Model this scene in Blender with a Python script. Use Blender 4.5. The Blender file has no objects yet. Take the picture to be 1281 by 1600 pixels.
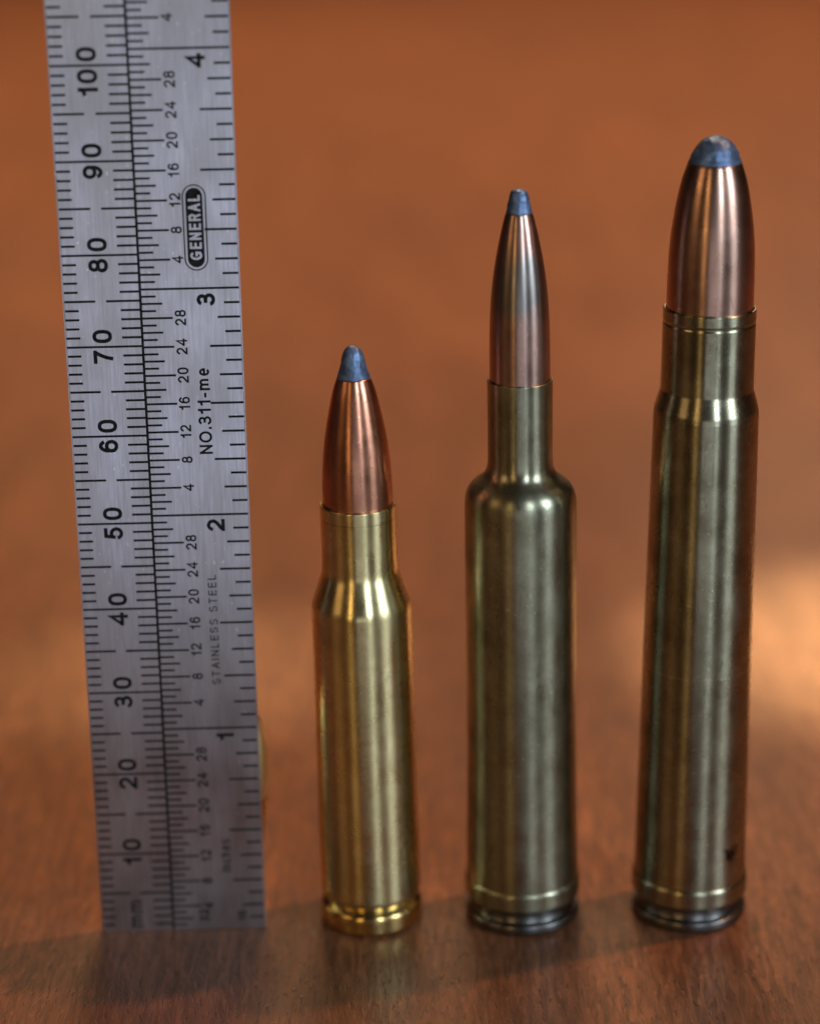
import bpy, bmesh, math, random
from mathutils import Vector, Matrix, noise
random.seed(7)
MM = 0.001
S = bpy.context.scene
COL = S.collection

# ------------------------------------------------------------------ camera
def rot(ax, a):
    return Matrix.Rotation(a, 3, ax)
PITCH, ROLL = 0.3262, 0.0187
CAM = Vector((36.756, -243.519, 133.487)) * MM
R = rot('X', -PITCH) @ rot('Y', ROLL)          # columns: right, forward, up
cd = bpy.data.cameras.new('camera')
cam = bpy.data.objects.new('camera', cd)
COL.objects.link(cam)
right, fwd, up = R.col[0], R.col[1], R.col[2]
M3 = Matrix((right, up, -fwd)).transposed()
cam.matrix_world = Matrix.Translation(CAM) @ M3.to_4x4()
cd.sensor_fit = 'VERTICAL'
cd.lens = 60.0
cd.sensor_height = 1600 / 3662.3 * 60.0
cd.clip_start, cd.clip_end = 0.01, 50
cd.dof.use_dof = True
cd.dof.focus_distance = 0.2545
cd.dof.aperture_fstop = 6.3
cd.dof.aperture_blades = 7
S.camera = cam

# ------------------------------------------------------------------ world, view
W = bpy.data.worlds.new('World')
S.world = W
W.use_nodes = True
bg = W.node_tree.nodes['Background']
bg.inputs[0].default_value = (1.0, 0.80, 0.66, 1)
bg.inputs[1].default_value = 0.014
S.view_settings.view_transform = 'Standard'
S.view_settings.look = 'None'
S.view_settings.exposure = 0.0
S.view_settings.gamma = 1.0

# ------------------------------------------------------------------ lamps
CTR = Vector((40, 3, 45)) * MM
def area(name, az, el, dist, w, h, radiance, col, target=CTR):
    """az measured from the direction towards the camera, positive to the right"""
    l = bpy.data.lights.new(name, 'AREA')
    l.shape = 'RECTANGLE'
    l.size, l.size_y = w, h
    l.energy = radiance * math.pi * w * h
    l.color = col
    o = bpy.data.objects.new(name, l)
    COL.objects.link(o)
    a, e = math.radians(az), math.radians(el)
    d = Vector((math.sin(a) * math.cos(e), -math.cos(a) * math.cos(e), math.sin(e)))
    o.location = target + d * dist
    o.rotation_euler = (-d).to_track_quat('-Z', 'Y').to_euler()
    return o
def spot(name, loc, tgt, power, col, cone, blend=1.0, size=0.02):
    l = bpy.data.lights.new(name, 'SPOT')
    l.energy, l.color, l.spot_size, l.spot_blend = power, col, math.radians(cone), blend
    l.shadow_soft_size = size
    o = bpy.data.objects.new(name, l)
    COL.objects.link(o)
    o.location = loc
    o.rotation_euler = (Vector(tgt) - Vector(loc)).to_track_quat('-Z', 'Y').to_euler()
    return o
COOL = (0.76, 0.90, 1.0)
area('window_and_fill_light', 19, 24, 1.2, 0.14, 0.62, 18.0, COOL)
area('window_and_fill_light', 56, 24, 1.2, 0.32, 0.62, 12.5, COOL)
area('window_and_fill_light', 19, -5, 1.2, 0.14, 0.32, 2.2, COOL)
area('window_and_fill_light', 56, -5, 1.2, 0.32, 0.32, 1.6, COOL)
area('window_and_fill_light', 0, -9, 1.2, 0.50, 0.30, 1.25, (0.86, 0.92, 1.0))  # added fill to brighten the ruler face, not a window
area('lamp_and_room_light', -26, 14, 1.2, 0.15, 0.9, 2.7, (1.0, 0.66, 0.28))
area('lamp_and_room_light', -60, 26, 1.2, 0.34, 0.50, 2.2, (1.0, 0.62, 0.28))  # added lamp standing in for warm lit room surfaces at left
spot('far_table_fill', (0.04, 0.74, 0.95), (0.04, 0.62, 0.0), 74.0, (1.0, 0.72, 0.44), 84, 1.0, .12)  # added fill that brightens the far table, no known ceiling lamp
# windows across the room behind, mirrored in the table top
area('far_window_light', 170, 21.8, 1.0, 0.12, 0.11, 4.5, (1.0, 0.72, 0.44), Vector((0.106, 0.085, 0)))
area('far_window_light', 189, 21.0, 1.0, 0.13, 0.10, 1.6, (1.0, 0.58, 0.24), Vector((0.004, 0.082, 0)))
def low(d, el=58):
    a, e = math.radians(111), math.radians(el)
    return Vector((math.sin(a) * math.cos(e), -math.cos(a) * math.cos(e), math.sin(e))) * d
SRC, AIM, EDGE = CTR + low(2.0), Vector((0.04, 0.52, 0)), Vector((0.04, -0.045, 0))
spot('low_sunlight', SRC, AIM, 138.0, (1.0, 0.50, 0.25), 2 * math.degrees((AIM - SRC).angle(EDGE - SRC)), .10, .05)
for tgt, power, cone in (((0.112, 0.088, 0), 78.0, 9.5), ((0.004, 0.080, 0), 15.0, 8.0)):
    tgt = Vector(tgt)
    spot('table_glow_fill', tgt + low(0.5), tgt, power, (0.92, 1.0, 0.72), cone, 1.0, .006)  # added spots strengthening the window sheen on the table, not sun patches

# ------------------------------------------------------------------ helpers
def link(name, me, parent=None, mat=None):
    o = bpy.data.objects.new(name, me)
    COL.objects.link(o)
    if parent is not None:
        o.parent = parent
    if mat is not None:
        me.materials.append(mat)
    return o
def empty(name, loc, rotation=(0, 0, 0), label=None, cat=None, group=None):
    o = bpy.data.objects.new(name, None)
    o.empty_display_size = 0.01
    COL.objects.link(o)
    o.location = Vector(loc) * MM
    o.rotation_euler = rotation
    o['label'] = label
    o['category'] = cat
    if group:
        o['group'] = group
    return o
def smooth(me, angle=math.radians(32)):
    for p in me.polygons:
        p.use_smooth = True
    bm = bmesh.new(); bm.from_mesh(me)
    for e in bm.edges:
        if len(e.link_faces) == 2 and e.calc_face_angle(0) > angle:
            e.smooth = False
    bm.to_mesh(me); bm.free()
def lathe(name, prof, seg=128, wobble=None):
    """prof: (r, z) in mm from bottom to top; open ends are closed on the axis when r == 0"""
    vs, fs, rings = [], [], []
    for r, z in prof:
        if r <= 1e-6:
            rings.append([len(vs)]); vs.append((0, 0, z * MM))
        else:
            ring = []
            for i in range(seg):
                a = 2 * math.pi * i / seg
                rr, zz = r, z
                if wobble:
                    rr, zz = wobble(a, r, z)
                ring.append(len(vs)); vs.append((rr * math.cos(a) * MM, rr * math.sin(a) * MM, zz * MM))
            rings.append(ring)
    for A, B in zip(rings[:-1], rings[1:]):
        for i in range(seg):
            j = (i + 1) % seg
            if len(A) == 1 and len(B) == 1: continue
            if len(A) == 1: fs.append((A[0], B[j], B[i]))
            elif len(B) == 1: fs.append((A[i], A[j], B[0]))
            else: fs.append((A[i], A[j], B[j], B[i]))
    me = bpy.data.meshes.new(name)
    me.from_pydata(vs, [], fs)
    smooth(me)
    return me
def box(name, lo, hi, bevel=0.0, seg=2):
    bm = bmesh.new()
    bmesh.ops.create_cube(bm, size=1)
    lo, hi = Vector(lo) * MM, Vector(hi) * MM
    for v in bm.verts:
        v.co = Vector(((v.co.x + .5) * (hi.x - lo.x) + lo.x, (v.co.y + .5) * (hi.y - lo.y) + lo.y, (v.co.z + .5) * (hi.z - lo.z) + lo.z))
    if bevel:
        bmesh.ops.bevel(bm, geom=bm.edges[:], offset=bevel * MM, segments=seg, affect='EDGES')
    me = bpy.data.meshes.new(name)
    bm.to_mesh(me); bm.free()
    return me

# ------------------------------------------------------------------ materials
class Nodes:
    def __init__(self, name):
        self.m = bpy.data.materials.new(name)
        self.m.use_nodes = True
        self.t = self.m.node_tree
        self.b = self.t.nodes['Principled BSDF']
    def n(self, typ, **kw):
        nd = self.t.nodes.new(typ)
        for k, v in kw.items():
            if k.startswith('i_'):
                key = k[2:].replace('_', ' ')
                nd.inputs[key].default_value = v
            else:
                setattr(nd, k, v)
        return nd
    def l(self, a, b):
        self.t.links.new(a, b)
    def coords(self, scale=(1, 1, 1), rotation=(0, 0, 0), which='Object'):
        tc = self.n('ShaderNodeTexCoord')
        mp = self.n('ShaderNodeMapping')
        mp.inputs['Scale'].default_value = scale
        mp.inputs['Rotation'].default_value = rotation
        self.l(tc.outputs[which], mp.inputs['Vector'])
        return mp.outputs[0]
    def noise(self, vec, scale, detail=3, rough=0.55, dist=0.0):
        nd = self.n('ShaderNodeTexNoise')
        nd.inputs['Scale'].default_value = scale
        nd.inputs['Detail'].default_value = detail
        nd.inputs['Roughness'].default_value = rough
        nd.inputs['Distortion'].default_value = dist
        self.l(vec, nd.inputs['Vector'])
        return nd.outputs['Fac']
    def ramp(self, fac, stops, interp='LINEAR'):
        nd = self.n('ShaderNodeValToRGB')
        cr = nd.color_ramp
        cr.interpolation = interp
        while len(cr.elements) < len(stops):
            cr.elements.new(0.5)
        for e, (p, c) in zip(cr.elements, stops):
            e.position = p
            e.color = (c[0], c[1], c[2], 1) if isinstance(c, tuple) else (c, c, c, 1)
        self.l(fac, nd.inputs[0])
        return nd.outputs[0]
    def mix(self, fac, a, b, mode='MIX'):
        nd = self.n('ShaderNodeMix', data_type='RGBA', blend_type=mode)
        for sock, v in ((nd.inputs[0], fac), (nd.inputs[6], a), (nd.inputs[7], b)):
            if hasattr(v, 'is_linked') or hasattr(v, 'node'):
                self.l(v, sock)
            elif isinstance(v, tuple):
                sock.default_value = (v[0], v[1], v[2], 1)
            else:
                sock.default_value = v if sock is nd.inputs[0] else (v, v, v, 1)
        return nd.outputs[2]
    def math(self, op, a, b=0.0, c=None):
        nd = self.n('ShaderNodeMath', operation=op)
        for sock, v in zip(nd.inputs, (a, b, c)):
            if v is None: continue
            if hasattr(v, 'node'): self.l(v, sock)
            else: sock.default_value = v
        return nd.outputs[0]
    def bump(self, h, strength, dist):
        nd = self.n('ShaderNodeBump')
        nd.inputs['Strength'].default_value = strength
        nd.inputs['Distance'].default_value = dist
        self.l(h, nd.inputs['Height'])
        self.l(nd.outputs[0], self.b.inputs['Normal'])

def metal(name, col, dark, rough, aniso=0.85, tarnish=0.5, spots=None, bands=(), speck=0.5, wear=0.9):
    """drawn metal with circumferential polishing lines, tarnish clouds, pin specks, and marks"""
    N = Nodes(name)
    b = N.b
    b.inputs['Metallic'].default_value = 1.0
    v = N.coords()
    vr = N.coords((1, 1, 6))
    cloud = N.noise(v, 260, 5, 0.62)
    c = N.mix(N.ramp(cloud, [(0.5 - 0.22 * tarnish - .05, 0.0), (0.72, 1.0)]), col, dark)
    fine = N.noise(v, 2600, 2, 0.6)
    c = N.mix(N.ramp(fine, [(0.62, 0.0), (0.74, speck)]), c, tuple(x * 0.45 for x in col))
    c = N.mix(N.ramp(N.noise(v, 1900, 1), [(0.67, 0.0), (0.75, speck)]), c, tuple(min(1, x * 1.5 + .05) for x in col))
    tc = N.n('ShaderNodeTexCoord')
    sep = N.n('ShaderNodeSeparateXYZ'); N.l(tc.outputs['Object'], sep.inputs[0])
    for z, wd, amount, bc in bands:
        wob = N.math('MULTIPLY_ADD', N.noise(v, 120, 3), wd * .8 * MM, -wd * .4 * MM)
        d = N.math('ABSOLUTE', N.math('SUBTRACT', N.math('ADD', sep.outputs[2], wob), z * MM))
        f = N.math('MULTIPLY', N.math('SUBTRACT', 1.0, N.math('DIVIDE', d, wd * MM)), amount)
        f = N.math('MULTIPLY', N.ramp(N.noise(v, 330, 3), [(0.35, 0.35), (0.62, 1.0)]), f)
        nd = N.n('ShaderNodeClamp'); N.l(f, nd.inputs[0])
        c = N.mix(nd.outputs[0], c, bc)
    for (px, py, pz), rad, bc in (spots or []):
        dv = N.n('ShaderNodeVectorMath', operation='DISTANCE')
        N.l(tc.outputs['Object'], dv.inputs[0]); dv.inputs[1].default_value = (px * MM, py * MM, pz * MM)
        dd = N.math('ADD', N.math('DIVIDE', dv.outputs['Value'], rad * MM), N.math('MULTIPLY_ADD', N.noise(v, 1300, 4, .7), 3.2, -1.6))
        c = N.mix(N.ramp(dd, [(0.65, 1.0), (1.05, 0.0)]), c, bc)
    # handling marks: hairline scratches in two directions, kept to patches; dull smudges
    sc = None
    for k, (ang, stretch) in enumerate((((.5, .2, .3), .10), ((-.7, .1, 1.2), .16), ((1.35, .3, .4), .22))):
        f = N.noise(N.coords((1, 1, stretch), ang), 300 + 70 * k, 3, .5)
        line = N.ramp(N.math('ABSOLUTE', N.math('SUBTRACT', f, 0.5)), [(0.0, 1.0), (0.006, 0.0)])
        line = N.math('MULTIPLY', line, N.ramp(N.noise(v, 190 + 60 * k, 2), [(0.50, 0.0), (0.60, 1.0)]))
        sc = line if sc is None else N.math('MAXIMUM', sc, line)
    c = N.mix(N.math('MULTIPLY', sc, .5 * wear), c, tuple(x * .35 for x in dark))
    smudge = N.ramp(N.noise(v, 130, 5, 0.68, 0.6), [(0.44, 0.0), (0.66, 1.0)])
    c = N.mix(N.math('MULTIPLY', smudge, .45 * wear), c, tuple(x * .62 for x in dark))
    N.l(c, b.inputs['Base Color'])
    rg = N.ramp(N.noise(v, 300, 4, 0.6), [(0.3, max(.05, rough - .03)), (0.7, rough + .04)])
    rg = N.math('ADD', rg, N.math('MULTIPLY', smudge, .10 * wear))
    N.l(rg, b.inputs['Roughness'])
    b.inputs['Anisotropic'].default_value = aniso
    b.inputs['Anisotropic Rotation'].default_value = 0.25
    tg = N.n('ShaderNodeTangent', direction_type='RADIAL', axis='Z')
    N.l(tg.outputs[0], b.inputs['Tangent'])
    h = N.math('ADD', N.noise(N.coords((1, 1, .5)), 260, 2), N.math('MULTIPLY', N.noise(v, 1900, 2), 0.16))
    h = N.math('SUBTRACT', h, N.math('MULTIPLY', sc, .25 * wear))
    N.bump(h, 0.07, 0.00006)
    return N.m

def wood(name, light, dark, yaw, fine_scale, rough, bump, blotch=None):
    N = Nodes(name)
    b = N.b
    r = (0, 0, yaw)
    v = N.coords((1, 0.13, 1), r)
    v2 = N.coords((1, 0.24, 1), r)
    a = N.noise(v, fine_scale, 4, 0.68, 0.5)
    c = N.ramp(a, [(0.36, dark), (0.50, tuple((x + y) / 2 for x, y in zip(light, dark))), (0.63, light)])
    pores = N.noise(v2, fine_scale * 1.9, 2, 0.5)
    c = N.mix(N.ramp(pores, [(0.60, 0.0), (0.70, 0.75)]), c, tuple(x * .45 for x in dark))
    fl = N.noise(v2, fine_scale * 1.5, 2, 0.5, 0.3)
    c = N.mix(N.ramp(fl, [(0.60, 0.0), (0.72, 0.55)]), c, tuple(min(1, x * 1.55) for x in light))
    big = N.noise(N.coords((1, 0.12, 1), r), fine_scale * 0.11, 4, 0.6, 0.6)
    c = N.mix(N.ramp(big, [(0.35, 0.0), (0.70, 0.55)]), c, tuple(x * .62 for x in dark))
    if blotch:
        bl = N.noise(N.coords((1, 1, 1)), blotch[0], 2, 0.5)
        c = N.mix(N.ramp(bl, [(0.36, 0.0), (0.64, blotch[1])]), c, blotch[2])
    N.l(c, b.inputs['Base Color'])
    N.l(N.ramp(a, [(0.35, rough + .07), (0.65, rough)]), b.inputs['Roughness'])
    b.inputs['Specular IOR Level'].default_value = 0.25
    N.bump(N.math('SUBTRACT', a, N.math('MULTIPLY', N.ramp(pores, [(0.58, 0.0), (0.70, 1.0)]), 0.5)), bump, 0.0002)
    return N.m

def steel():
    N = Nodes('satin_steel')
    b = N.b
    b.inputs['Metallic'].default_value = 1.0
    v = N.coords((1, 1, 0.05))
    st = N.noise(v, 3600, 4, 0.65)
    cl = N.noise(N.coords((1, 1, 0.5)), 160, 4, 0.6)
    c = N.ramp(st, [(0.3, (.45, .445, .535)), (0.7, (.65, .64, .75))])
    c = N.mix(N.ramp(cl, [(0.42, 0.0), (0.72, 0.45)]), c, (.40, .39, .41))
    rub = N.noise(N.coords((1, 1, .35), (0, .25, 0)), 90, 5, .65, .8)
    c = N.mix(N.ramp(rub, [(0.46, 0.0), (0.66, 0.5)]), c, (.36, .35, .37))
    sp = N.noise(N.coords((1, 1, .6)), 2300, 1)
    c = N.mix(N.ramp(sp, [(0.70, 0.0), (0.76, 0.6)]), c, (.9, .9, .92))
    N.l(c, b.inputs['Base Color'])
    N.l(N.ramp(cl, [(0.3, 0.27), (0.7, 0.41)]), b.inputs['Roughness'])
    N.bump(N.math('ADD', st, N.math('MULTIPLY', cl, .5)), 0.25, 0.00003)
    return N.m

def ink():
    N = Nodes('black_etching')
    v = N.coords()
    N.l(N.ramp(N.noise(v, 1500, 3), [(0.35, (.004, .004, .005)), (0.78, (.022, .021, .022))]), N.b.inputs['Base Color'])
    N.b.inputs['Roughness'].default_value = 0.6
    N.b.inputs['Specular IOR Level'].default_value = 0.08
    return N.m

def lead():
    N = Nodes('soft_lead')
    b = N.b
    b.inputs['Metallic'].default_value = 0.65
    v = N.coords()
    c = N.ramp(N.noise(v, 700, 5, 0.65), [(0.32, (.045, .07, .125)), (0.55, (.095, .15, .27)), (0.75, (.17, .25, .40))])
    N.l(c, b.inputs['Base Color'])
    N.l(N.ramp(N.noise(v, 900, 3), [(0.3, .38), (0.7, .52)]), b.inputs['Roughness'])
    N.bump(N.math('ADD', N.noise(v, 700, 4, .6), N.math('MULTIPLY', N.noise(v, 1900, 2), .4)), 0.4, 0.0002)
    return N.m

M_STEEL, M_INK, M_LEAD = steel(), ink(), lead()
M_BRASS = metal('bright_brass', (.76, .645, .355), (.62, .51, .26), .25, .79, .3, speck=.15,
                bands=[(49.75, .10, .6, (.05, .035, .02))])
M_HEAD = metal('polished_brass_head', (.85, .62, .26), (.6, .4, .15), .16, .4, .3, speck=.3)
M_SMALL = metal('plated_bullet', (.92, .78, .45), (.8, .62, .3), .36, .2, .2, speck=.1)
M_OLIVE = metal('tarnished_brass', (.37, .36, .265), (.225, .205, .135), .31, .66, .6, speck=.4)
M_OLIVE2 = metal('old_brass', (.40, .38, .275), (.23, .20, .13), .25, .78, .6, speck=.4,
                 spots=[((4.0, -5.0, 9.4), 1.15, (.03, .025, .035))], bands=[(31.5, .12, .8, (.62, .55, .40))])
M_DARK = metal('dark_reflection_brass', (.23, .225, .22), (.12, .115, .115), .28, .6, .6, speck=.4)  # dark surroundings mirrored in the rims, put into the base colour
M_COPPER = metal('copper_jacket', (.64, .295, .195), (.36, .16, .105), .28, .62, .7, speck=.35)
M_COPPER2 = metal('stained_copper_jacket', (.54, .33, .28), (.36, .23, .195), .30, .62, .8, speck=.4,
                  bands=[(76.0, 4.4, 2.6, (.27, .245, .235))])
M_COPPER3 = metal('smooth_copper_jacket', (.57, .345, .275), (.37, .22, .17), .28, .62, .8, speck=.2)
M_TABLE = wood('table_wood', (.232, .090, .041), (.080, .030, .0135), math.radians(-7), 1150, .30, .3, (7, .5, (.085, .038, .024)))
M_WALL = wood('panel_wood', (.46, .145, .046), (.38, .115, .034), 0, 90, .5, .1, (5, .40, (.34, .10, .03)))

# ------------------------------------------------------------------ setting
t = link('table', box('table', (-700, -160, -26), (700, 1200, 0), 0.5, 3), None, M_TABLE)
t['kind'] = 'structure'
w = link('wall', box('wall', (-900, 1300, -500), (700, 1320, 900), 0), None, M_WALL)
w['kind'] = 'structure'

# ------------------------------------------------------------------ stroke lettering
def E(cx, cy, rx, ry, a0, a1, n=18):
    return [(cx + rx * math.cos(math.radians(a0 + (a1 - a0) * i / n)), cy + ry * math.sin(math.radians(a0 + (a1 - a0) * i / n))) for i in range(n + 1)]
def SE(cx, cy, rx, ry, n=28, p=2.5):
    out = []
    for i in range(n):
        a = 2 * math.pi * i / n
        c, s = math.cos(a), math.sin(a)
        out.append((cx + rx * math.copysign(abs(c) ** (2 / p), c), cy + ry * math.copysign(abs(s) ** (2 / p), s)))
    return out + [out[0]]
G = {
 '0': (.62, [SE(.31, .5, .31, .5)]),
 '1': (.46, [[(.06, .73), (.22, .76), (.33, .87), (.37, 1.0)], [(.37, 1.0), (.37, 0)]]),
 '2': (.62, [E(.31, .69, .30, .31, 178, -28) + [(.40, .36), (.12, .17), (.02, 0)], [(0, 0), (.62, 0)]]),
 '3': (.62, [E(.30, .755, .26, .245, 168, -90), E(.30, .265, .31, .265, 90, -172), [(.20, .52), (.32, .52)]]),
 '4': (.66, [[(.50, 0), (.50, 1), (.0, .30)], [(0, .27), (.66, .27)]]),
 '5': (.62, [[(.56, 1), (.13, 1), (.06, .50)], E(.30, .32, .31, .32, 145, -168)]),
 '6': (.62, [SE(.31, .31, .30, .31, p=2.2), E(.33, .5, .32, .5, 186, 32)]),
 '7': (.62, [[(0, 1), (.62, 1)], [(.60, .98), (.42, .66), (.27, .30), (.21, 0)]]),
 '8': (.62, [SE(.31, .755, .26, .245, p=2.2), SE(.31, .265, .31, .265, p=2.2)]),
 '9': (.62, [SE(.31, .69, .30, .31, p=2.2), E(.29, .5, .32, .5, 6, -148)]),
 'N': (.72, [[(.04, 0), (.04, 1)], [(.04, 1), (.68, 0)], [(.68, 0), (.68, 1)]]),
 'O': (.82, [SE(.41, .5, .41, .5, p=2.15)]),
 'S': (.66, [E(.33, .755, .30, .245, 20, 262) , E(.33, .26, .33, .26, 82, -165)]),
 'T': (.66, [[(0, 1), (.66, 1)], [(.33, 1), (.33, 0)]]),
 'A': (.72, [[(0, 0), (.36, 1)], [(.36, 1), (.72, 0)], [(.15, .34), (.57, .34)]]),
 'I': (.16, [[(.08, 0), (.08, 1)]]),
 'L': (.56, [[(.04, 1), (.04, 0)], [(.04, 0), (.56, 0)]]),
 'E': (.62, [[(.04, 0), (.04, 1)], [(.04, 1), (.60, 1)], [(.04, .52), (.55, .52)], [(.04, 0), (.62, 0)]]),
 'R': (.70, [[(.04, 0), (.04, 1)], [(.04, 1), (.42, 1)] + E(.42, .75, .24, .25, 90, -90) + [(.04, .5)], [(.44, .5), (.66, 0)]]),
 'G': (.80, [E(.40, .5, .40, .5, 40, 318), [(.72, .10), (.72, .46)], [(.44, .46), (.76, .46)]]),
 '.': (.20, [[(.10, 0), (.10, .06)]]),
 '-': (.36, [[(.02, .36), (.34, .36)]]),
 'm': (.92, [[(.04, 0), (.04, .74)], [(.04, .45)] + E(.24, .50, .20, .24, 170, 0, 9) + [(.44, 0)], [(.44, .45)] + E(.64, .50, .20, .24, 170, 0, 9) + [(.84, 0)]]),
 'n': (.56, [[(.04, 0), (.04, .74)], [(.04, .42)] + E(.26, .50, .22, .24, 170, 0, 9) + [(.48, 0)]]),
 'h': (.56, [[(.04, 0), (.04, 1)], [(.04, .42)] + E(.26, .50, .22, .24, 170, 0, 9) + [(.48, 0)]]),
 'i': (.16, [[(.08, 0), (.08, .72)], [(.08, .92), (.08, 1.0)]]),
 'c': (.54, [E(.28, .36, .27, .36, 40, 320)]),
 'e': (.58, [[(.03, .38), (.55, .38)] + E(.29, .37, .27, .37, 5, 318)]),
 's': (.50, [E(.25, .55, .21, .19, 25, 258, 10), E(.25, .18, .24, .18, 80, -160, 10)]),
 ' ': (.30, []),
}
def ribbon(pts, hw, lift, vs, fs):
    """flat stroke of half width hw through pts, mitred, square ends"""
    P = [Vector(p) for p in pts]
    closed = (P[0] - P[-1]).length < 1e-6
    if closed:
        P = P[:-1]
    n = len(P)
    base = len(vs)
    for i in range(n):
        a = P[i - 1] if (i > 0 or closed) else None
        c = P[(i + 1) % n] if (i < n - 1 or closed) else None
        d1 = (P[i] - a).normalized() if a is not None else None
        d2 = (c - P[i]).normalized() if c is not None else None
        d1 = d1 or d2; d2 = d2 or d1
        n1, n2 = Vector((-d1.y, d1.x)), Vector((-d2.y, d2.x))
        m = (n1 + n2)
        m = m.normalized() if m.length > 1e-6 else n1
        k = hw / max(0.45, m.dot(n1))
        vs.append((P[i].x + m.x * k, P[i].y + m.y * k, lift)); vs.append((P[i].x - m.x * k, P[i].y - m.y * k, lift))
    for i in range(n if closed else n - 1):
        j = (i + 1) % n
        a, b = base + 2 * i, base + 2 * j
        fs.append((a + 1, b + 1, b, a))
def text_geo(s, h, stroke, gap=0.16, wscale=1.0):
    """strokes laid along +x with the baseline on y = 0; returns verts (mm), faces, width"""
    vs, fs, x = [], [], 0.0
    hw = stroke / 2
    k = 0
    for ch in s:
        wd, strokes = G[ch]
        W_ = wd * h * wscale
        for st in strokes:
            pts = [(x + hw + p[0] / max(wd, .01) * max(W_ - 2 * hw, 0.0) if W_ > 2.2 * hw else x + W_ / 2, hw + p[1] * (h - 2 * hw)) for p in st]
            if len(pts) <= 8 and (Vector(pts[0]) - Vector(pts[-1])).length > 1e-6:
                a, b = Vector(pts[0]), Vector(pts[1])
                pts[0] = tuple(a + (a - b).normalized() * hw)
                a, b = Vector(pts[-1]), Vector(pts[-2])
                pts[-1] = tuple(a + (a - b).normalized() * hw)
            ribbon(pts, hw, 0.0012 * (k % 6), vs, fs)
            k += 1
        x += W_ + gap * h
    return vs, fs, x - gap * h

# ------------------------------------------------------------------ ruler
YAW, LEAN, TILT = 0.0193, -0.022, 0.0008
LEN, WID, THK, MID = 152.4, 19.05, 0.8, 8.313
ruler = empty('ruler', (0, 0, 0), label='upright brushed steel ruler with black millimetre and inch scales', cat='ruler')
ruler.rotation_mode = 'QUATERNION'
ruler.rotation_quaternion = (rot('Z', YAW) @ rot('Y', TILT) @ rot('X', LEAN)).to_quaternion()
link('blade', box('blade', (0, 0, 0), (WID, THK, LEN), 0.14, 3), ruler, M_STEEL)
LIFT = 0.012
def flat(name, quads, mat, parent, lift=LIFT):
    """quads: (x0, z0, x1, z1) rectangles on the face of the blade"""
    vs, fs = [], []
    for x0, z0, x1, z1 in quads:
        b = len(vs)
        vs += [(x0 * MM, -lift * MM, z0 * MM), (x1 * MM, -lift * MM, z0 * MM), (x1 * MM, -lift * MM, z1 * MM), (x0 * MM, -lift * MM, z1 * MM)]
        fs.append((b, b + 1, b + 2, b + 3))
    me = bpy.data.meshes.new(name); me.from_pydata(vs, [], fs)
    return link(name, me, parent, mat)
def tick(x0, x1, z, w=0.25):
    j = random.uniform(-.03, .03)
    return (x0 + (random.uniform(0, .05)), z - w / 2 + 0, x1 + j, z + w / 2)
q_edge, q_mid = [], []
for k in range(1, 153):
    if k % 10 == 0:
        q_edge.append((0.16, k - .12, MID - .14, k + .12))
    else:
        L = 3.35 if k % 5 == 0 else 1.5
        q_edge.append(tick(0.16, 0.16 + L, k))
        L = 3.55 if k % 5 == 0 else 2.05
        a = tick(MID - .14 - L, MID - .14, k)
        q_mid.append((a[0], a[1], MID - .14, a[3]))
flat('millimetre_edge_ticks', q_edge, M_INK, ruler)
flat('millimetre_inner_ticks', q_mid, M_INK, ruler)
flat('centre_line', [(MID - .14, 0.15, MID + .14, LEN - .15)], M_INK, ruler)
q32, q16 = [], []
for k in range(1, 192):
    z = 25.4 * k / 32
    if k % 32 == 0:
        q32.append((MID + .14, z - .12, WID - .16, z + .12))
        continue
    L = 3.25 if k % 4 == 0 else 2.15 if k % 2 == 0 else 1.5
    a = tick(MID + .14, MID + .14 + L, z, .235)
    q32.append((MID + .14, a[1], a[2], a[3]))
for k in range(1, 96):
    z = 25.4 * k / 16
    if k % 16 == 0: continue
    L = 3.6 if k % 8 == 0 else 3.4 if k % 4 == 0 else 2.45 if k % 2 == 0 else 1.7
    a = tick(WID - .16 - L, WID - .16, z, .25)
    q16.append((a[0], a[1], WID - .16, a[3]))
flat('thirty_second_ticks', q32, M_INK, ruler)
flat('sixteenth_ticks', q16, M_INK, ruler)
def lettering(name, s, h, stroke, xb, z, align='L', mat=M_INK, lift=LIFT, gap=.16, wscale=1.0, parent=ruler):
    """text turned to read upwards: baseline at x = xb, running up from z"""
    vs, fs, wd = text_geo(s, h, stroke, gap, wscale)
    off = {'L': 0, 'C': -wd / 2, 'R': -wd}[align]
    vv = [((xb - y) * MM, -(lift + l) * MM, (z + x + off) * MM) for x, y, l in vs]
    me = bpy.data.meshes.new(name); me.from_pydata(vv, [], fs)
    return link(name, me, parent, mat)
# millimetre numerals straddle their lines
for k in range(10, 151, 10):
    s = str(k)
    lettering('numeral', s[:-1], 2.12, .41, 5.07, k - .38, 'R', gap=.14, wscale=1.12)
    lettering('numeral', s[-1], 2.12, .41, 5.07, k + .42, 'L', wscale=1.12)
for k in range(1, 6):
    lettering('numeral', str(k), 2.0, .40, WID - 2.75, 25.4 * k - .55, 'R', wscale=1.12)
for i in range(6):
    for k in range(4, 32, 4):
        lettering('small_numeral', str(k), 1.2, .20, MID + 4.78, 25.4 * (i + k / 32), 'C', gap=.17, wscale=1.02)
lettering('small_numeral', '32', 1.1, .18, MID + 4.2, 1.9, 'C')
lettering('small_numeral', '16', 1.0, .18, WID - 2.2, 1.75, 'C')
lettering('lettering', 'mm', 1.75, .24, 4.85, 0.55, 'L', gap=.12, wscale=1.05)
lettering('lettering', 'inches', 1.15, .16, WID - 3.75, 7.4, 'L', gap=.14)
lettering('lettering', 'STAINLESS STEEL', 0.92, .13, WID - 4.0, 30.7, 'L', gap=.30, wscale=1.13)
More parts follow.
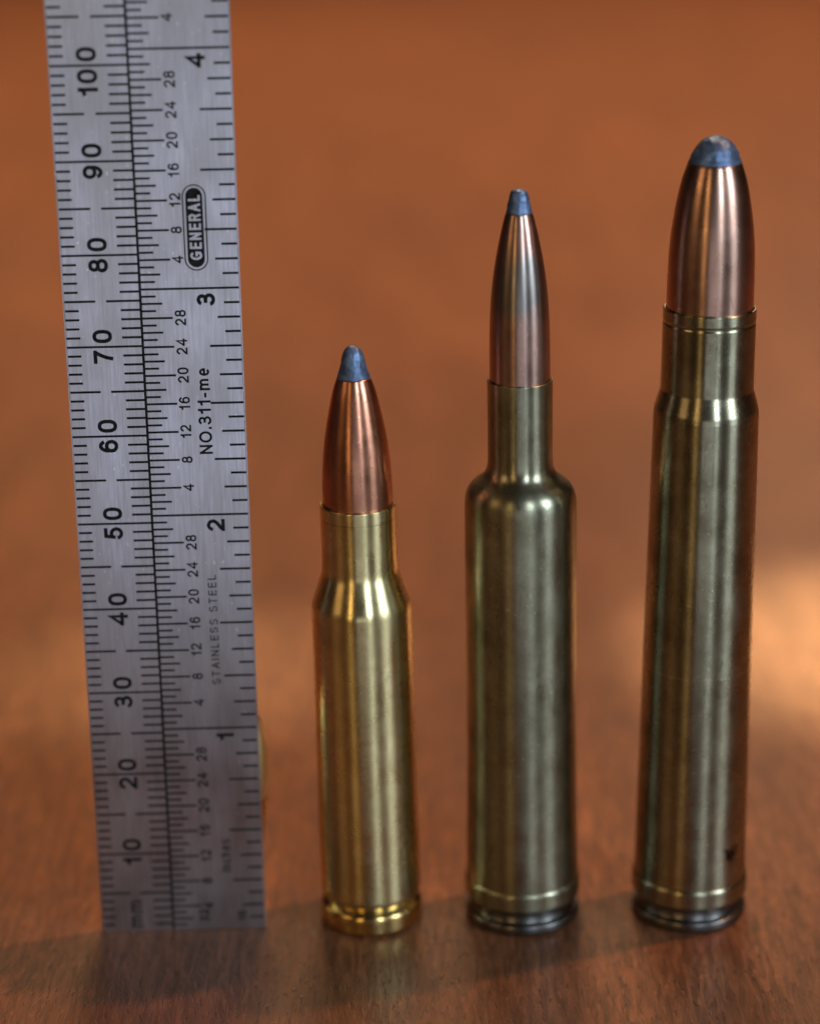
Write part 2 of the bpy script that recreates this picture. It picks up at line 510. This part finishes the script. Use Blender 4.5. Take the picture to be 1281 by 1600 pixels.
lettering('lettering', 'NO.311-me', 1.42, .25, WID - 3.72, 57.7, 'L', gap=.15, wscale=1.10)
# maker's badge: capsule outline, filled capsule, knocked-out letters
BX, BZ0, BZ1 = WID - 4.55, 78.1, 87.4
def capsule_path(r, n=14):
    za, zb = BZ0 + 1.28, BZ1 - 1.28
    pts = [(BX + r * math.cos(math.pi * i / n), zb + r * math.sin(math.pi * i / n)) for i in range(n + 1)]
    pts += [(BX - r * math.cos(math.pi * i / n), za - r * math.sin(math.pi * i / n)) for i in range(n + 1)]
    return pts
vs, fs = [], []
p = capsule_path(1.2)
ribbon(p + [p[0]], .07, 0, vs, fs)
me = bpy.data.meshes.new('badge_outline'); me.from_pydata([(x * MM, -LIFT * MM, z * MM) for x, z, l in vs], [], [tuple(f) for f in fs])
badge = link('badge', me, ruler, M_INK)
p = capsule_path(0.9)
me = bpy.data.meshes.new('badge_field'); me.from_pydata([(x * MM, -LIFT * MM, z * MM) for x, z in p], [], [tuple(range(len(p)))])
link('badge_field', me, badge, M_INK)
lettering('badge_lettering', 'GENERAL', 1.28, .24, BX + .64, (BZ0 + BZ1) / 2, 'C', M_STEEL, LIFT + .014, gap=.17, wscale=.93, parent=badge)

# ------------------------------------------------------------------ cartridges
def round_corner(prof, r0=.15):
    """replace sharp inner corners of a profile by small three-point rounds"""
    out = [prof[0]]
    for a, b, c in zip(prof[:-2], prof[1:-1], prof[2:]):
        A, B, C_ = Vector(a), Vector(b), Vector(c)
        d1, d2 = (A - B), (C_ - B)
        if d1.length < 1e-6 or d2.length < 1e-6 or d1.angle(d2) > math.radians(172):
            out.append(b); continue
        r = min(r0, d1.length * .45, d2.length * .45)
        s, e = B + d1.normalized() * r, B + d2.normalized() * r
        for k in range(4 if r < .3 else 9):
            t_ = k / (3 if r < .3 else 8)
            q = s.lerp(B, t_).lerp(B.lerp(e, t_), t_)
            out.append((q.x, q.y))
    out.append(prof[-1])
    return out
def dense(prof, step=.8):
    out = [prof[0]]
    for a, b in zip(prof[:-1], prof[1:]):
        ln = (Vector(b) - Vector(a)).length
        n = max(1, int(ln / step))
        ks = [i / n for i in range(1, n + 1)]
        if ln > .4:
            ks = sorted(set(ks + [.05 / ln, 1 - .05 / ln]))
        for k in ks:
            out.append((a[0] + (b[0] - a[0]) * k, a[1] + (b[1] - a[1]) * k))
    return out
def interp_ogive(pts, n=40):
    """smooth (r, z) list through Catmull-Rom, pts ordered bottom to top"""
    P = [Vector(p) for p in pts]
    P = [P[0] * 2 - P[1]] + P + [P[-1] * 2 - P[-2]]
    out = []
    m = len(P) - 3
    for s in range(m):
        p0, p1, p2, p3 = P[s:s + 4]
        k = max(3, n // m)
        for i in range(k):
            t_ = i / k
            q = .5 * (2 * p1 + (p2 - p0) * t_ + (2 * p0 - 5 * p1 + 4 * p2 - p3) * t_ ** 2 + (3 * p1 - p0 - 3 * p2 + p3) * t_ ** 3)
            out.append((max(q.x, 0), q.y))
    out.append((P[-2].x, P[-2].y))
    return out
def battered(amount, seed, zbase):
    def f(a, r, z):
        q = Vector((r * math.cos(a), r * math.sin(a), z)) * 0.95 + Vector((seed, seed * 2.3, 0))
        d = noise.noise(q) * amount + noise.noise(q * 2.4) * amount * .5
        k = min(1.0, max(0.0, r / .5)) * min(1.0, max(0.0, (z - zbase) / 1.0))
        return r + d * k, z + noise.noise(q * 1.3 + Vector((9, 0, 0))) * amount * .5 * k
    return f
GROUP = 'rifle cartridges standing in a row beside the ruler'
def cartridge(loc, lean, label, body, belt, rim, jacket, tip, mats, tip_seed, dent, soft=.15):
    m_body, m_head, m_jacket = mats
    root = empty('rifle_cartridge', loc, (0, lean, random.uniform(0, 0.1) * 0), label, 'cartridge', GROUP)
    c = link('case', lathe('case', dense(round_corner(body, soft))), root, m_body)
    if belt:
        link('belt', lathe('belt', dense(round_corner(belt, .22))), c, m_body)
    link('rim', lathe('rim', dense(round_corner(rim, .2))), c, m_head)
    link('bullet_jacket', lathe('bullet_jacket', jacket), root, m_jacket)
    link('lead_tip', lathe('lead_tip', tip, 72, battered(dent, tip_seed, tip[0][1] + .3)), root, M_LEAD)
    return root

# short bottlenecked cartridge: 51 mm case, 20 degree shoulder
body = [(4.2, 3.02), (5.25, 3.02), (5.86, 3.9), (5.86, 5.1), (5.62, 39.5), (4.28, 43.4), (4.24, 46.2), (4.27, 51.25), (3.95, 51.25), (3.95, 47.0)]
rim = [(0, 0.15), (2.5, 0.15), (2.6, 0), (5.5, 0), (5.93, .4), (5.96, 2.1), (5.86, 2.5), (5.5, 2.75), (5.2, 3.05)]
jacket = interp_ogive([(3.9, 47.5), (3.9, 50.5), (3.9, 52.8), (3.78, 55.6), (3.5, 58.4), (3.03, 61.1), (2.44, 63.85), (1.90, 65.55)]) + [(1.80, 65.62), (1.5, 65.6)]
tip = interp_ogive([(1.5, 65.2), (1.81, 65.58), (1.55, 66.6), (1.28, 67.6), (1.06, 68.3), (.84, 68.75), (.5, 69.05), (.22, 69.18), (0, 69.2)], 42)
cartridge((31.42, 3.29, 0), -.008, 'shortest cartridge with bright yellow brass case and pointed copper bullet', body, None, rim, jacket, tip,
          (M_BRASS, M_HEAD, M_COPPER), 3.1, .11, .5)

SHOULDER = interp_ogive([(6.24, 49.6), (6.23, 50.6), (6.18, 51.4), (6.03, 52.15), (5.70, 52.8), (5.17, 53.35), (4.57, 53.78), (4.06, 54.25), (3.72, 54.95), (3.60, 55.9), (3.58, 57.0)], 60)
# belted cartridge with rounded double-radius shoulder
body = [(4.6, 2.9), (6.0, 2.9), (6.50, 3.3), (6.50, 5.0), (6.26, 20), *SHOULDER, (3.58, 60.5), (3.60, 65.02), (3.36, 65.02), (3.36, 60)]
belt = [(6.45, 3.05), (6.58, 3.1), (6.72, 3.25), (6.72, 5.0), (6.62, 5.25), (6.42, 5.45)]
rim = [(0, 0.15), (2.6, 0.15), (2.7, 0), (6.2, 0), (6.68, .4), (6.68, 1.15), (6.58, 1.32), (5.9, 1.42), (5.75, 2.2), (5.95, 2.92)]
jacket = interp_ogive([(3.32, 60.5), (3.32, 66), (3.31, 68.5), (3.28, 70.5), (3.19, 72.7), (2.99, 75.3), (2.64, 77.9), (2.16, 80.5), (1.72, 82.4), (1.46, 83.3)]) + [(1.36, 83.42), (1.1, 83.4)]
tip = interp_ogive([(1.1, 83.1), (1.40, 83.35), (1.30, 83.9), (1.12, 84.7), (.99, 85.2), (.85, 85.65), (.6, 85.85), (.3, 85.93), (0, 85.95)], 42)
cartridge((49.14, 3.55, 0), -.002, 'middle cartridge with dull olive case, rounded shoulder and slender neck', body, belt, rim, jacket, tip,
          (M_OLIVE, M_DARK, M_COPPER2), 7.7, .09)

# long belted cartridge with small shoulder and blunt round-nosed bullet
body = [(4.6, 2.9), (6.0, 2.9), (6.50, 3.3), (6.50, 5.0), (6.42, 8), (5.76, 60.9), (5.70, 61.5), (5.08, 63.7), (5.05, 66), (5.04, 71.0), (4.98, 71.15), (4.98, 71.35), (5.05, 71.5), (5.03, 72.72), (4.74, 72.72), (4.74, 68)]
jacket = interp_ogive([(4.70, 68), (4.70, 73.0), (4.68, 76), (4.60, 78.6), (4.40, 81.2), (4.03, 83.8), (3.50, 86.4), (2.86, 88.40)]) + [(2.75, 88.5), (2.4, 88.5)]
tip = interp_ogive([(2.4, 88.1), (2.83, 88.42), (2.60, 89.0), (2.38, 89.55), (2.02, 90.15), (1.46, 90.75), (.85, 91.1), (.4, 91.22), (0, 91.25)], 42)
cartridge((68.64, 3.54, 0), .0125, 'longest cartridge with straight olive case and blunt round copper bullet', body, belt, rim, jacket, tip,
          (M_OLIVE2, M_DARK, M_COPPER3), 12.4, .15)

# little rimfire round standing behind the ruler, holding it up
small = empty('small_cartridge', (15.1, 4.5, 0.3), (0, .105, 0), label='small brass cartridge leaning behind the ruler, its tip peeking out at the right edge', cat='cartridge')
link('case', lathe('case', dense(round_corner([(0, 0), (2.7, 0), (2.86, .2), (2.86, .9), (2.7, 1.05), (2.7, 1.5), (2.86, 1.9), (2.85, 15.4), (2.75, 15.5), (2.5, 15.5)], .12)), 64), small, M_BRASS)
link('bullet', lathe('bullet', interp_ogive([(2.7, 14.8), (2.83, 15.6), (2.83, 17.6), (2.7, 20.2), (2.35, 22.4), (1.75, 24.3), (1.1, 25.3), (.5, 25.75), (0, 25.85)], 40), 64), small, M_SMALL)
